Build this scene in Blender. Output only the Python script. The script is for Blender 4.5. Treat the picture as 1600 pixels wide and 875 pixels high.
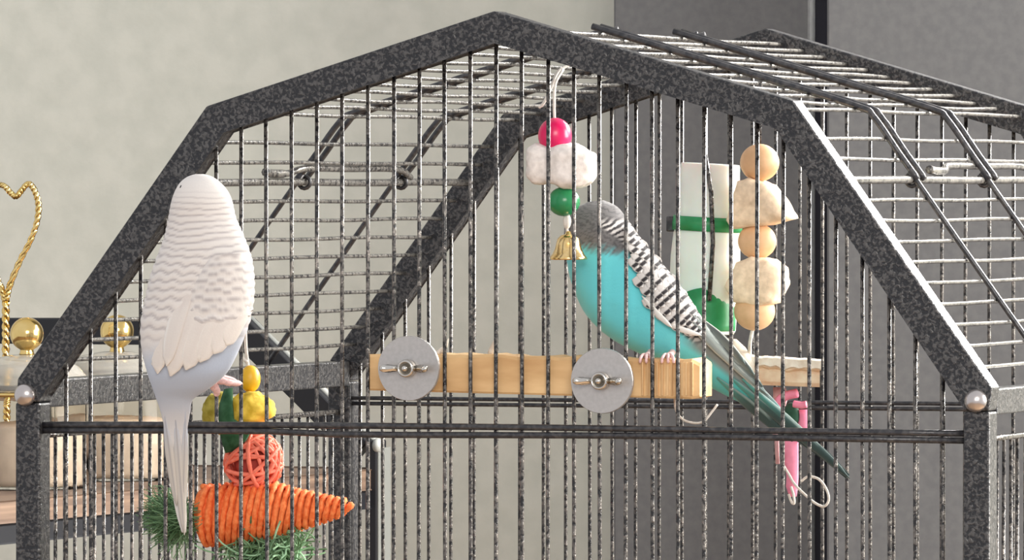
import bpy, bmesh, math, random
import numpy as np
from mathutils import Vector, Matrix, noise
random.seed(7)
for o in list(bpy.data.objects): bpy.data.objects.remove(o)
C = bpy.context.scene.collection
scene = bpy.context.scene
PI = math.pi

# ---------------------------------------------------------------- camera
FPX = 12400.0
TH = math.atan(4200/FPX); PH = math.atan(147.5/FPX)
FW = Vector((-math.sin(TH)*math.cos(PH), math.cos(TH)*math.cos(PH), -math.sin(PH)))
RT = Vector((math.cos(TH), math.sin(TH), 0)); UP = RT.cross(FW)
CAM = Vector((0, 0, 1.5)) - FW*4.13
cd = bpy.data.cameras.new('camera'); cam = bpy.data.objects.new('camera', cd); C.objects.link(cam)
cd.sensor_width = 36; cd.lens = 36*FPX/1600; cd.clip_start = .1; cd.clip_end = 60
cam.matrix_world = Matrix(((RT.x, UP.x, -FW.x, CAM.x), (RT.y, UP.y, -FW.y, CAM.y), (RT.z, UP.z, -FW.z, CAM.z), (0, 0, 0, 1)))
scene.camera = cam

def ray(px, py): return FW*FPX + RT*(px-800) + UP*(437.5-py)
def at(px, py, Y):
    d = ray(px, py); return CAM + d*((Y-CAM.y)/d.y)
def atX(px, py, X):
    d = ray(px, py); return CAM + d*((X-CAM.x)/d.x)
def mpp(Y): return (at(800, 437, Y)-CAM).length/FPX

# ---------------------------------------------------------------- world, lights, exposure
w = bpy.data.worlds.new('world'); scene.world = w; w.use_nodes = True
bg = w.node_tree.nodes['Background']; bg.inputs[0].default_value = (.93, .95, 1, 1); bg.inputs[1].default_value = .80
def area(name, loc, target, sx, sy, energy, col):
    l = bpy.data.lights.new(name, 'AREA'); l.shape = 'RECTANGLE'; l.size = sx; l.size_y = sy
    l.energy = energy; l.color = col
    o = bpy.data.objects.new(name, l); C.objects.link(o); o.location = loc
    o.rotation_euler = (Vector(target)-Vector(loc)).to_track_quat('-Z', 'Y').to_euler(); return o
area('window_light', (2.3, .75, 1.95), (0, .2, 1.5), 1.2, 1.3, 140, (1, .97, .92))
area('added_glare_light', (.45, 1.36, 2.12), (0, .1, 1.55), 1.5, .42, 140, (1, .98, .94))  # added lamp without a known source, gives the roof bars their white glare
area('room_window_light', (1.6, -3.6, 2.7), (0, .3, 1.4), 1.6, 1.3, 76, (1, .955, .89))
scene.view_settings.view_transform = 'Standard'; scene.view_settings.look = 'None'
scene.view_settings.gamma = 1; scene.view_settings.use_curve_mapping = False
scene.view_settings.exposure = 0.0

# ---------------------------------------------------------------- materials
def srgb(r, g, b):
    f = lambda c: (c/255/12.92) if c/255 <= .04045 else ((c/255+.055)/1.055)**2.4
    return (f(r), f(g), f(b), 1)
def mat(name, col=(128, 128, 128), rough=.5, metal=0, **kw):
    m = bpy.data.materials.new(name); m.use_nodes = True
    b = m.node_tree.nodes['Principled BSDF']
    b.inputs['Base Color'].default_value = srgb(*col); b.inputs['Roughness'].default_value = rough; b.inputs['Metallic'].default_value = metal
    for k, v in kw.items(): b.inputs[k.replace('_', ' ')].default_value = v
    return m
def N(m, t, **kw):
    n = m.node_tree.nodes.new(t)
    for k, v in kw.items(): setattr(n, k, v)
    return n
def L(m, a, b): m.node_tree.links.new(a, b)
def coords(m, scale=(1, 1, 1), obj=True):
    t = N(m, 'ShaderNodeTexCoord'); mp = N(m, 'ShaderNodeMapping'); mp.inputs['Scale'].default_value = scale
    L(m, t.outputs['Object'], mp.inputs[0]); return mp.outputs[0]
def noisy(m, c1, c2, scale, lo=.35, hi=.65, detail=3, vec=(1, 1, 1), bump=0, dist=.001, rough=None, dst=0):
    b = m.node_tree.nodes['Principled BSDF']
    n = N(m, 'ShaderNodeTexNoise'); n.inputs['Scale'].default_value = scale; n.inputs['Detail'].default_value = detail; n.inputs['Distortion'].default_value = dst
    L(m, coords(m, vec), n.inputs['Vector'])
    r = N(m, 'ShaderNodeValToRGB'); r.color_ramp.elements[0].position = lo; r.color_ramp.elements[1].position = hi
    r.color_ramp.elements[0].color = srgb(*c1); r.color_ramp.elements[1].color = srgb(*c2)
    L(m, n.outputs['Fac'], r.inputs[0]); L(m, r.outputs[0], b.inputs['Base Color'])
    if bump:
        bp = N(m, 'ShaderNodeBump'); bp.inputs['Strength'].default_value = bump; bp.inputs['Distance'].default_value = dist
        L(m, n.outputs['Fac'], bp.inputs['Height']); L(m, bp.outputs[0], b.inputs['Normal'])
    if rough:
        mr = N(m, 'ShaderNodeMapRange'); mr.inputs[3].default_value = rough[0]; mr.inputs[4].default_value = rough[1]
        L(m, n.outputs['Fac'], mr.inputs[0]); L(m, mr.outputs[0], b.inputs['Roughness'])
    return m, n, r
def hammered(name, scale, lo, hi, dark, light, metal_hi, rough, bump):
    m = mat(name, rough=rough); b = m.node_tree.nodes['Principled BSDF']
    _, n, r = noisy(m, dark, light, scale, lo, hi, detail=2, bump=bump, dist=.0006, dst=.6)
    mr = N(m, 'ShaderNodeMapRange'); mr.inputs[1].default_value = lo; mr.inputs[2].default_value = hi
    mr.inputs[3].default_value = 0; mr.inputs[4].default_value = metal_hi
    L(m, n.outputs['Fac'], mr.inputs[0]); L(m, mr.outputs[0], b.inputs['Metallic'])
    return m
M = {}
M['frame'] = hammered('hammered_black_paint', 520, .46, .62, (25, 25, 29), (90, 88, 87), .5, .34, .8)
M['bar'] = hammered('hammered_black_wire', 360, .42, .66, (27, 25, 26), (128, 122, 116), .75, .23, .8)
M['roofbar'] = hammered('smooth_black_wire', 300, .38, .62, (40, 38, 38), (140, 136, 130), .6, .24, .25)
M['rod'] = hammered('dark_rod_paint', 300, .4, .7, (40, 40, 44), (84, 82, 82), .4, .3, .4)
M['steel'], _, _ = noisy(mat('brushed_steel', rough=.42, metal=.75), (178, 174, 171), (186, 182, 179), 500, detail=4, bump=.02, dist=.0002)
M['chrome'] = mat('chrome', (205, 200, 192), .16, 1)
M['rivet'] = mat('rivet_steel', (196, 188, 184), .25, .9)
M['gold'], _, _ = noisy(mat('polished_gold', rough=.14, metal=1), (226, 190, 112), (240, 210, 142), 60)
M['bell'], _, _ = noisy(mat('brass_bell', rough=.2, metal=1), (232, 190, 116), (248, 216, 156), 220, bump=.1)
M['wall'], _, _ = noisy(mat('painted_wall', rough=.9), (194, 195, 184), (203, 203, 192), 55, detail=6, bump=.25, dist=.002)
M['wardrobe'], _, _ = noisy(mat('dark_grey_laminate', rough=.7), (95, 95, 96), (103, 103, 103), 160, detail=5)
M['gap'] = mat('black_rubber', (36, 36, 46), .8)
M['floor'], _, _ = noisy(mat('oak_floor', rough=.6), (150, 120, 92), (178, 148, 116), 6, vec=(1, 8, 1))
M['wood'], _, _ = noisy(mat('pine_board', rough=.7), (190, 146, 96), (231, 194, 142), 60, lo=.25, hi=.7, detail=5, vec=(.35, 1, 1.3), bump=.2, dist=.001)
M['woodend'], _, _ = noisy(mat('sawn_pine', rough=.75), (172, 128, 82), (226, 188, 138), 70, lo=.3, hi=.62, detail=3, vec=(3, 1, .25), bump=.3, dist=.001)
M['chewed'], _, _ = noisy(mat('chewed_wood', rough=.85), (216, 178, 146), (236, 214, 186), 110, detail=5, bump=.6, dist=.001)
M['palewood'], _, _ = noisy(mat('pale_chewed_wood', rough=.9), (214, 196, 176), (240, 230, 216), 160, detail=5, bump=.5, dist=.001)
M['plank'], _, _ = noisy(mat('brown_shelf_plank', rough=.6), (64, 47, 37), (126, 103, 85), 26, lo=.3, hi=.7, detail=6, vec=(.6, .25, 9), bump=.1)
M['blackmetal'] = mat('black_rack_metal', (15, 16, 22), .5)
M['postlit'] = mat('painted_lit_face', (112, 113, 109), .5)  # light on the black post's side, painted in as grey
M['edgelit'] = mat('painted_lit_edge', (150, 151, 146), .4)  # pale grey stands for light falling on the black rack's slanting edge
def plain(name, c, d=12, rough=.5, sc=200, bump=.15, **kw):
    a = tuple(max(0, x-d) for x in c); z = tuple(min(255, x+d) for x in c)
    m, _, _ = noisy(mat(name, rough=rough, **kw), a, z, sc, bump=bump, dist=.0005); return m
M['pinkbead'] = plain('magenta_lacquer', (218, 28, 92), 8, .28, 60, .02)
M['greenbead'] = plain('green_lacquer', (38, 128, 78), 8, .25, 60, .02)
M['block'] = plain('white_pumice', (228, 219, 212), 12, .9, 260, .7)
M['lava'] = plain('cream_lava_block', (236, 210, 178), 12, .9, 240, .6)
M['bead'] = plain('natural_wood_bead', (222, 178, 134), 10, .55, 90, .05)
M['cord'] = plain('white_cord', (222, 214, 204), 10, .8, 500, .3)
M['yellow'] = plain('yellow_bead', (226, 174, 32), 10, .4, 80, .05)
M['yellowpaper'] = plain('yellow_crepe', (222, 186, 62), 22, .85, 170, .6)
M['olivepaper'] = plain('olive_crepe', (176, 160, 62), 22, .85, 170, .6)
M['leaf'] = plain('dark_green_felt', (44, 88, 56), 14, .9, 200, .5)
M['coral'] = plain('coral_vine', (246, 124, 98), 14, .6, 200, .25)
M['coralcore'] = plain('coral_core', (176, 66, 54), 14, .8, 120, .4)
M['orange'] = plain('orange_paper_rope', (255, 124, 62), 20, .8, 420, .5)
M['grass'] = plain('green_fibre', (100, 134, 94), 22, .85, 120, 0)
M['palegrass'] = plain('light_green_fibre', (150, 190, 150), 26, .85, 120, 0)
M['feeder'] = plain('white_translucent_plastic', (226, 230, 220), 5, .32, 40, .02, Subsurface_Weight=.3, Subsurface_Scale=.01)
M['greenband'] = plain('green_plastic_band', (34, 132, 76), 10, .4, 120, .1)
M['pink'] = plain('pink_leather_strip', (238, 140, 168), 10, .6, 160, .2)
M['palepink'] = plain('pale_pink_leather', (206, 158, 160), 10, .7, 160, .2)
M['knot'] = plain('dark_green_knot', (28, 74, 54), 10, .8, 200, .3)
M['foot'] = plain('pink_foot_skin', (232, 190, 186), 12, .6, 700, .3)
M['beak'] = plain('horn_beak', (196, 172, 120), 10, .4, 200, .1)
M['eye'] = mat('black_eye', (14, 12, 14), .08)
M['contents'] = plain('pale_biscuit', (204, 190, 174), 8, .8, 90, .3)
def glass(name, col, rough=.03):
    m = mat(name, col, rough); m.node_tree.nodes['Principled BSDF'].inputs['Transmission Weight'].default_value = 1
    m.node_tree.nodes['Principled BSDF'].inputs['IOR'].default_value = 1.14; return m
M['glass'] = glass('clear_jar_glass', (250, 246, 240))
M['lidglass'] = plain('milky_lid_glass', (232, 228, 220), 4, .12, 40, .02, Transmission_Weight=.82, IOR=1.25)
def vcol(name, rough=.8, bump_scale=900, bump=.2, sheen=.3):
    m = mat(name, rough=rough); b = m.node_tree.nodes['Principled BSDF']
    a = N(m, 'ShaderNodeAttribute', attribute_name='Col'); L(m, a.outputs['Color'], b.inputs['Base Color'])
    n = N(m, 'ShaderNodeTexNoise'); n.inputs['Scale'].default_value = bump_scale; n.inputs['Detail'].default_value = 3
    L(m, coords(m), n.inputs['Vector'])
    bp = N(m, 'ShaderNodeBump'); bp.inputs['Strength'].default_value = bump; bp.inputs['Distance'].default_value = .0005
    L(m, n.outputs['Fac'], bp.inputs['Height']); L(m, bp.outputs[0], b.inputs['Normal'])
    b.inputs['Sheen Weight'].default_value = sheen; b.inputs['Sheen Roughness'].default_value = .5; b.inputs['Specular IOR Level'].default_value = .2
    return m
M['plumage'] = vcol('plumage')

# ---------------------------------------------------------------- object helpers
def thing(name, label, cat, loc, group=None):
    o = bpy.data.objects.new(name, None); C.objects.link(o); o.location = loc; o.empty_display_size = .01
    o['label'] = label; o['category'] = cat
    if group: o['group'] = group
    return o
def root_loc(p):
    v = Vector((0, 0, 0))
    while p is not None: v += p.location; p = p.parent
    return v
def obj(name, bm, m, parent=None, smooth=True, label=None, kind=None, origin=None):
    me = bpy.data.meshes.new(name)
    off = root_loc(parent) + (Vector(origin)-root_loc(parent) if origin is not None else Vector((0, 0, 0)))
    bmesh.ops.translate(bm, vec=-off, verts=bm.verts)
    bmesh.ops.recalc_face_normals(bm, faces=bm.faces)
    bm.to_mesh(me); bm.free(); me.materials.append(m)
    if smooth:
        for p in me.polygons: p.use_smooth = True
    o = bpy.data.objects.new(name, me); C.objects.link(o); o.parent = parent
    if origin is not None: o.location = off-root_loc(parent)
    if label: o['label'] = label
    if kind: o['kind'] = kind
    return o
def add_tube(bm, pts, r, seg=8, cap=True, closed=False):
    pts = [Vector(p) for p in pts]; n = len(pts); rr = r if isinstance(r, (list, tuple)) else [r]*n
    rings = []; up = None
    for i, p in enumerate(pts):
        a = pts[(i-1) % n] if (closed or i > 0) else p; b = pts[(i+1) % n] if (closed or i < n-1) else p
        t = (b-a).normalized()
        if up is None: up = t.orthogonal().normalized()
        up = (up - t*up.dot(t)); up = up.normalized() if up.length > 1e-6 else t.orthogonal().normalized()
        v = t.cross(up)
        rings.append([bm.verts.new(p + (up*math.cos(2*PI*k/seg)+v*math.sin(2*PI*k/seg))*rr[i]) for k in range(seg)])
    m = n if closed else n-1
    for i in range(m):
        A, B = rings[i], rings[(i+1) % n]
        for k in range(seg): bm.faces.new((A[k], A[(k+1) % seg], B[(k+1) % seg], B[k]))
    if cap and not closed:
        bm.faces.new(rings[0][::-1]); bm.faces.new(rings[-1])
    return bm
def tube(pts, r, seg=8, closed=False): return add_tube(bmesh.new(), pts, r, seg, True, closed)
def add_box(bm, x0, x1, y0, y1, z0, z1, bev=0):
    r = bmesh.ops.create_cube(bm, size=1)
    for v in r['verts']:
        v.co = Vector(((x0+x1)/2+v.co.x*(x1-x0), (y0+y1)/2+v.co.y*(y1-y0), (z0+z1)/2+v.co.z*(z1-z0)))
    if bev:
        es = list({e for v in r['verts'] for e in v.link_edges})
        bmesh.ops.bevel(bm, geom=es, offset=bev, segments=2, affect='EDGES', profile=.5)
    return bm
def box(*a, bev=0): return add_box(bmesh.new(), *a, bev=bev)
def sphere(c, r, seg=24, rings=14, sq=(1, 1, 1), bump=0, bs=80):
    bm = bmesh.new(); bmesh.ops.create_uvsphere(bm, u_segments=seg, v_segments=rings, radius=1)
    for v in bm.verts:
        d = v.co.copy(); k = 1 + (bump*noise.noise(Vector(c)*31+d*bs*r) if bump else 0)
        v.co = Vector(c)+Vector((d.x*sq[0], d.y*sq[1], d.z*sq[2]))*r*k
    return bm
def lathe(c, prof, seg=32, axis=None, rib=0, nrib=0):
    """prof: (radius, height) pairs, turned about Z (or axis) at c"""
    bm = bmesh.new(); rings = []
    q = Vector((0, 0, 1)).rotation_difference(Vector(axis)) if axis is not None else None
    for r, h in prof:
        ring = []
        for k in range(seg):
            a = 2*PI*k/seg; rk = r*(1+rib*math.cos(nrib*a)) if rib else r
            p = Vector((rk*math.cos(a), rk*math.sin(a), h))
            if q: p = q @ p
            ring.append(bm.verts.new(Vector(c)+p))
        rings.append(ring)
    for A, B in zip(rings, rings[1:]):
        for k in range(seg): bm.faces.new((A[k], A[(k+1) % seg], B[(k+1) % seg], B[k]))
    bm.faces.new(rings[0][::-1]); bm.faces.new(rings[-1]); return bm
def prism(poly, y0, y1, bev=0):
    """closed XZ polygon extruded along Y"""
    bm = bmesh.new(); A = [bm.verts.new((x, y0, z)) for x, z in poly]; B = [bm.verts.new((x, y1, z)) for x, z in poly]
    n = len(poly); bm.faces.new(A); bm.faces.new(B[::-1])
    for i in range(n): bm.faces.new((A[i], B[i], B[(i+1) % n], A[(i+1) % n]))
    if bev: bmesh.ops.bevel(bm, geom=list(bm.edges), offset=bev, segments=2, affect='EDGES', profile=.5)
    return bm
def smooth_path(P, n):
    P = [np.array(p, float) for p in P]; P = [2*P[0]-P[1]]+P+[2*P[-1]-P[-2]]; out = []
    m = len(P)-3
    for i in range(n):
        u = i/(n-1)*m; k = min(int(u), m-1); t = u-k; a, b, c, d = P[k:k+4]
        out.append(.5*((2*b)+(-a+c)*t+(2*a-5*b+4*c-d)*t*t+(-a+3*b-3*c+d)*t**3))
    return out
def wire(pp, r, n=24, seg=8):
    """smooth wire through (px, py, Y) points"""
    return tube(smooth_path([tuple(at(*p)) for p in pp], n), r, seg)

# ---------------------------------------------------------------- setting
YW = 1.55
xw = at(958, 400, YW).x
o = obj('wall_back', box(-3.2, 3.2, YW, YW+.12, 0, 3.2), M['wall'], smooth=False); o['kind'] = 'structure'
o = obj('floor', box(-3.2, 3.2, -3.4, YW, -.08, 0), M['floor'], smooth=False); o['kind'] = 'structure'

wd = thing('wardrobe', 'tall dark grey wardrobe against the wall behind the right half of the cage', 'wardrobe', (.9, YW-.15, 0))
Yd = YW-.10
x0 = at(958, 400, Yd).x; x1 = at(1266, 400, Yd).x; x2 = at(1291, 400, Yd-.045).x
obj('door', box(x0, x1, Yd, YW-.005, .04, 2.75, bev=.002), M['wardrobe'], wd, False)
obj('gap_strip', box(x1, x2+.03, Yd+.012, YW-.005, .04, 2.75), M['gap'], wd, False, label='near-black strip between the doors')
obj('door', box(x2, x2+.62, Yd-.045, Yd-.005, .04, 2.75, bev=.002), M['wardrobe'], wd, False)
obj('side_panel', box(x2+.62, x2+.64, Yd-.045, YW-.005, 0, 2.75), M['wardrobe'], wd, False)
obj('plinth', box(x0+.01, x2+.6, Yd+.03, YW-.005, 0, .04), M['gap'], wd, False)

# ---------------------------------------------------------------- cage
YB = .485; TD = .0155
cage = thing('bird_cage', 'black hammered metal birdcage with a gambrel roof of wire bars', 'cage', (0, .24, 0))
OUT = [at(27, 592, 0), at(322, 166, 0), at(772, 17, 0), at(1240, 158, 0), at(1550, 606, 0)]
OUT = [Vector((p.x, p.z)) for p in OUT]
def offset(poly, d):
    res = []
    for i, p in enumerate(poly):
        if i == 0: t1 = t2 = (poly[1]-p).normalized()
        elif i == len(poly)-1: t1 = t2 = (p-poly[i-1]).normalized()
        else: t1 = (p-poly[i-1]).normalized(); t2 = (poly[i+1]-p).normalized()
        n1 = Vector((t1.y, -t1.x)); n2 = Vector((t2.y, -t2.x)); b = (n1+n2).normalized()
        res.append(p + b*(d/b.dot(n1)))
    return res
FWID = .0153
INN = offset(OUT, FWID); MID = offset(OUT, .0065)
zb = at(40, 628, 0).z
def ground(poly, z):   # run the two ends straight down to height z
    return [Vector((poly[0].x, z))]+list(poly)+[Vector((poly[-1].x, z))]
XPL0 = at(23.6, 640, 0).x; XPL1 = at(62, 640, 0).x; XPR0 = at(1505, 640, 0).x; XPR1 = at(1546, 640, 0).x
def arch(y0):
    o_ = list(OUT); i_ = list(INN)
    o_ = [Vector((XPL0+.0005, zb))]+o_+[Vector((XPR1-.0005, zb))]
    i_ = [Vector((XPL1, zb))]+i_+[Vector((XPR0, zb))]
    i_[1] = Vector((max(i_[1].x, XPL1), i_[1].y)); i_[-2] = Vector((min(i_[-2].x, XPR0), i_[-2].y))
    return prism([tuple(p) for p in o_]+[tuple(p) for p in reversed(i_)], y0, y0+TD, bev=.0009)
obj('arch_frame', arch(0), M['frame'], cage, False)
obj('arch_frame', arch(YB), M['frame'], cage, False)
for y0 in (0, YB):
    for a, b in ((XPL0, XPL1), (XPR0, XPR1)):
        obj('post', box(a, b, y0, y0+TD, .0, zb-.0004, bev=.0012), M['frame'], cage, False)
zt = atX(79, 593, XPL1).z; ztr = atX(1559, 607.6, XPR1).z
obj('side_rail', box(XPL0, XPL1, TD, YB, zt-.0148, zt, bev=.0008), M['frame'], cage, False)
obj('side_rail', box(XPR0, XPR1, TD, YB, ztr-.0132, ztr, bev=.0008), M['frame'], cage, False)
for (px, py) in ((40, 617), (1525, 626)):
    c = at(px, py, 0); r = 18*mpp(0)
    obj('rivet', lathe(c, [(r, 0), (r*1.0, .0012), (r*.9, .0028), (r*.62, .0044), (r*.3, .0052), (.0002, .0055)], 24, (0, -1, 0)), M['rivet'], cage, label='domed bright steel rivet')
obj('base_tray', box(XPL0-.004, XPR1+.004, -.004, YB+TD+.004, .70, .745, bev=.003), M['frame'], cage, False)

BR = .00112
def inner_z(X, poly):
    for a, b in zip(poly, poly[1:]):
        if a.x <= X <= b.x: return a.y+(b.y-a.y)*(X-a.x)/(b.x-a.x)
    return poly[0].y
def vbar(X, Y, z0, z1, seg=8):
    n = 9; ph = random.random()*6; am = random.uniform(.0001, .0005)
    pts = [(X+am*math.sin(ph+i*.8), Y+.3*am*math.cos(ph+i), z0+(z1-z0)*i/(n-1)) for i in range(n)]
    return obj('bar', tube(pts, BR, seg), M['bar'], cage)
YF = .0085
FB = np.linspace(at(103, 640, YF).x, at(1473, 640, YF).x, 35)
FB = [x for x in FB]+[FB[-1]+(FB[1]-FB[0])]
for X in FB:
    if XPL1 < X < XPR0: vbar(X, YF, .74, inner_z(X, INN)+.004)
PIT = FB[1]-FB[0]
YBB = YB+.006; Xr = at(1212, 740, YBB).x
k0 = math.ceil((XPL1+.003-Xr)/PIT); X = Xr+k0*PIT
while X < XPR0-.002:
    vbar(X, YBB, .74, inner_z(X, INN)+.004); X += PIT
# mid rails (front: two rods one above the other; back: two thinner rods)
def hrod(name, pts, r, m='rod'): return obj(name, tube(smooth_path([tuple(p) for p in pts], 12), r, 10), M[m], cage)
hrod('door_rod', [at(60, 663.5, .005), at(400, 664, .005), at(800, 667.5, .005), at(1200, 673, .005), at(1510, 677.5, .005)], .0017)
hrod('door_rod', [at(60, 672.5, .005), at(400, 673.5, .005), at(560, 679, .005), at(1000, 681, .005), at(1510, 688.5, .005)], .0017)
zr = at(800, 624, YB+.003).z
for dz in (0, -.0032):
    hrod('back_rod', [(XPL1, YB+.003, zr+dz), (0, YB+.003, zr+dz-.0002), (XPR0, YB+.003, zr+dz)], .0012)
# lower side panels
XL = (XPL0+XPL1)/2; XR = (XPR0+XPR1)/2
zl = atX(500, 646, XL).z; zrr = atX(1570, 683, XR).z
hrod('side_rod', [(XL, TD, zl), (XL, .25, zl), (XL, YB, zl)], .0016, 'bar'); hrod('side_rod', [(XR, TD, zrr), (XR, .25, zrr), (XR, YB, zrr)], .0016, 'bar')
for i in range(33):
    y = TD+.010+i*.0140
    if y < YB-.004:
        vbar(XL, y, .74, zl, 6); vbar(XR, y, .74, zrr, 6)
# roof: bars along the depth, rods across them
def P3(a, b, s, Y, lift=0):
    d = (b-a).normalized(); n = Vector((-d.y, d.x)); n = n if n.y > 0 else -n
    q = a+d*s+n*lift; return Vector((q.x, Y, q.y))
def ybar(a, b, s, r=BR, name='bar', m='roofbar'):
    n = 13; ph = random.random()*6; am = random.uniform(.0002, .0006)
    p = [P3(a, b, s, TD*.5+(YB)*i/(n-1), am*math.sin(ph+i*1.1)) for i in range(n)]
    return obj(name, tube(p, r, 8), M[m], cage)
SL = (MID[1], MID[0]); SR = (MID[3], MID[4]); TL = (MID[1], MID[2]); TR = (MID[3], MID[2])
for a, b in (SL, SR):
    for k in range(12):
        if k == 2: ybar(a, b, .0165+.0132*k, .0021, 'hinge_rod')
        else: ybar(a, b, .0165+.0132*k)
for a, b in (TL, TR):
    ln = (b-a).length
    for k in range(12): ybar(a, b, .007+.0135*k)
def cross(side, top, Y, dY, endl):
    a, b = side; c, d = top; s0 = .0165+.0264
    # lower single rod, from the hinge rod down to the rail
    hrod('cross_rod', [P3(a, b, s0-.004, Y, .0026), P3(a, b, s0+.05, Y, .0026), P3(a, b, (b-a).length-.002, Y+.002, .0026)], .0015)
    for q in (0, dY):   # twin rods of the roof flap, over the shoulder to the ridge
        pts = [P3(a, b, s0+.002, Y+q, .0036), P3(a, b, s0-.014, Y+q+.001, .003), P3(a, b, .004, Y+q+.002, .0028), P3(c, d, .006, Y+q+.003, .0028),
               P3(c, d, .06, Y+q+.004, .0028), P3(c, d, (d-c).length-.004, Y+q+.005, .0028)]
        obj('flap_rod', tube(smooth_path([tuple(p) for p in pts], 26), .0018, 8), M['rod'], cage)
    # eyelet round the hinge rod
    e = P3(a, b, s0, Y, 0); bm = bmesh.new()
    add_tube(bm, [e+Vector((0, .0035, 0))+Vector((.0034*math.cos(t*PI/6), 0, .0034*math.sin(t*PI/6))) for t in range(12)], .0012, 6, False, True)
    obj('eyelet', bm, M['rod'], cage)
cross(SL, TL, .205, .014, 0); cross(SL, TL, .365, .014, 0)
cross(SR, TR, .145, .014, 0); cross(SR, TR, .29, .014, 0)
# flap handle rods, parallel to the hinge rod with bent tabs
for side, ya, yb_ in ((SL, .155, .375), (SR, .20, .42)):
    a, b = side; s = .0165+.0235-.0055
    pts = [P3(a, b, s+.003, ya-.012, .002), P3(a, b, s+.004, ya, .002), P3(a, b, s+.003, ya+.022, .001), P3(a, b, s-.001, ya+.04, 0), P3(a, b, s-.001, (ya+yb_)/2, 0), P3(a, b, s-.001, yb_-.03, 0), P3(a, b, s+.004, yb_, -.001)]
    obj('flap_handle', tube(smooth_path([tuple(p) for p in pts], 30), [.0024]*9+[.0019]*21, 8), M['roofbar'], cage)

# ---------------------------------------------------------------- perches
YP0, YP1 = .0115, .036
pl = at(575, 600, YP0); pr = at(1093, 600, YP0)
perch = thing('board_perch', 'long pale wooden board perch bolted across the cage front with two grey washers', 'perch', at(830, 615, .02))
bm = bmesh.new(); n = 40; A = []
for i in range(n+1):
    f = i/n; px = 575+518*f
    top = 553+(9*f if f > .4 else 3.6*f*1.2)+(random.uniform(-1.2, 1.2)); bot = 610+14*f
    if f > .975: top += 5*(f-.975)/.025; bot -= 4*(f-.975)/.025
    y0 = YP0+(.003*max(0, (f-.97)/.03)**2)
    if f > .78 and i % 2: y0 += .0009          # saw grooves at the right end
    a, b = at(px, top, y0), at(px, bot, y0)
    A.append([bm.verts.new((a.x, y0, a.z-.0016)), bm.verts.new((a.x, y0+.0016, a.z)), bm.verts.new((a.x, YP1-.001, a.z+random.uniform(-.0006, .0008))), bm.verts.new((a.x, YP1, a.z-.001)),
              bm.verts.new((a.x, YP1, b.z)), bm.verts.new((a.x, y0+.001, b.z)), bm.verts.new((a.x, y0, b.z+.001))])
for U, V in zip(A, A[1:]):
    for k in range(7): bm.faces.new((U[k], U[(k+1) % 7], V[(k+1) % 7], V[k]))
bm.faces.new(A[0]); bm.faces.new(A[-1][::-1])
obj('board', bm, M['wood'], perch, False)
bm = bmesh.new()
for i in range(11):
    px = 1004+i*7.6; a = at(px, 566, YP0-.0002)
    add_box(bm, a.x-.0004, a.x+.0004+.0003*(i % 3), YP0-.0003, YP0+.002, at(px, 618, YP0).z, a.z)
obj('saw_groove', bm, M['woodend'], perch, False, label='darker saw grooves at the right end')
YN = -.0022
for (px, py) in ((639.5, 575.5), (941.5, 595)):
    c = at(px, py, YN+.0016); r = 51*mpp(0)
    ws = obj('washer', lathe(c, [(r*.985, -.0012), (r, -.0006), (r, .0010), (r*.985, .0016), (r*.3, .0016), (.0002, .0016)], 48, (0, -1, 0)), M['steel'], perch, False, label='round grey steel washer')
    u = mpp(0)
    obj('bolt', lathe(c, [(5*u, -.012), (5*u, .0075), (4*u, .0088), (.0002, .009)], 12, (0, -1, 0)), M['chrome'], ws)
    obj('wing_nut', lathe(c, [(14*u, .0014), (14.5*u, .003), (14*u, .006), (12*u, .0072), (9.5*u, .0066), (8*u, .004)], 20, (0, -1, 0)), M['chrome'], ws)
    for sg, tilt in ((-1, .0), (1, .02)):
        bm = bmesh.new(); R = []
        for i, (dx, hh, dy) in enumerate(((9, 4, .003), (17, 5.0, .0045), (26, 6.5, .007), (32, 5.5, .009), (35, 3, .0098))):
            p = c+Vector((sg*dx*u*1.05, -dy, .0)); t_ = .0006
            R.append([bm.verts.new(p+Vector((0, -t_, -hh*u))), bm.verts.new(p+Vector((0, -t_, hh*u))), bm.verts.new(p+Vector((sg*.001, t_, hh*u))), bm.verts.new(p+Vector((sg*.001, t_, -hh*u)))])
        for U, V in zip(R, R[1:]):
            for k in range(4): bm.faces.new((U[k], U[(k+1) % 4], V[(k+1) % 4], V[k]))
        bm.faces.new(R[0]); bm.faces.new(R[-1][::-1]); obj('wing', bm, M['chrome'], ws, label='bright wing of the nut')
# splinters and shredded fibres on the board
for px, py, h in ((697, 551, 22), (772, 552, 26), (690, 553, 12), (1130, 0, 0)):
    if not h: continue
    pts = [at(px-6, py+1, .018), at(px-1, py-h*.5, .018), at(px+4, py-h, .019)]
    obj('splinter', tube(smooth_path([tuple(p) for p in pts], 6), [.0016, .0015, .0013, .0011, .0007, .0003], 5), M['palewood'], perch)
obj('wire_hook', wire([(1054, 622, .03), (1056, 640, .026), (1066, 655, .022), (1085, 661, .018), (1100, 658, .018), (1112, 644, .018), (1121, 632, .018)], .0006), M['cord'], perch, label='thin white wire hook under the board')

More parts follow.
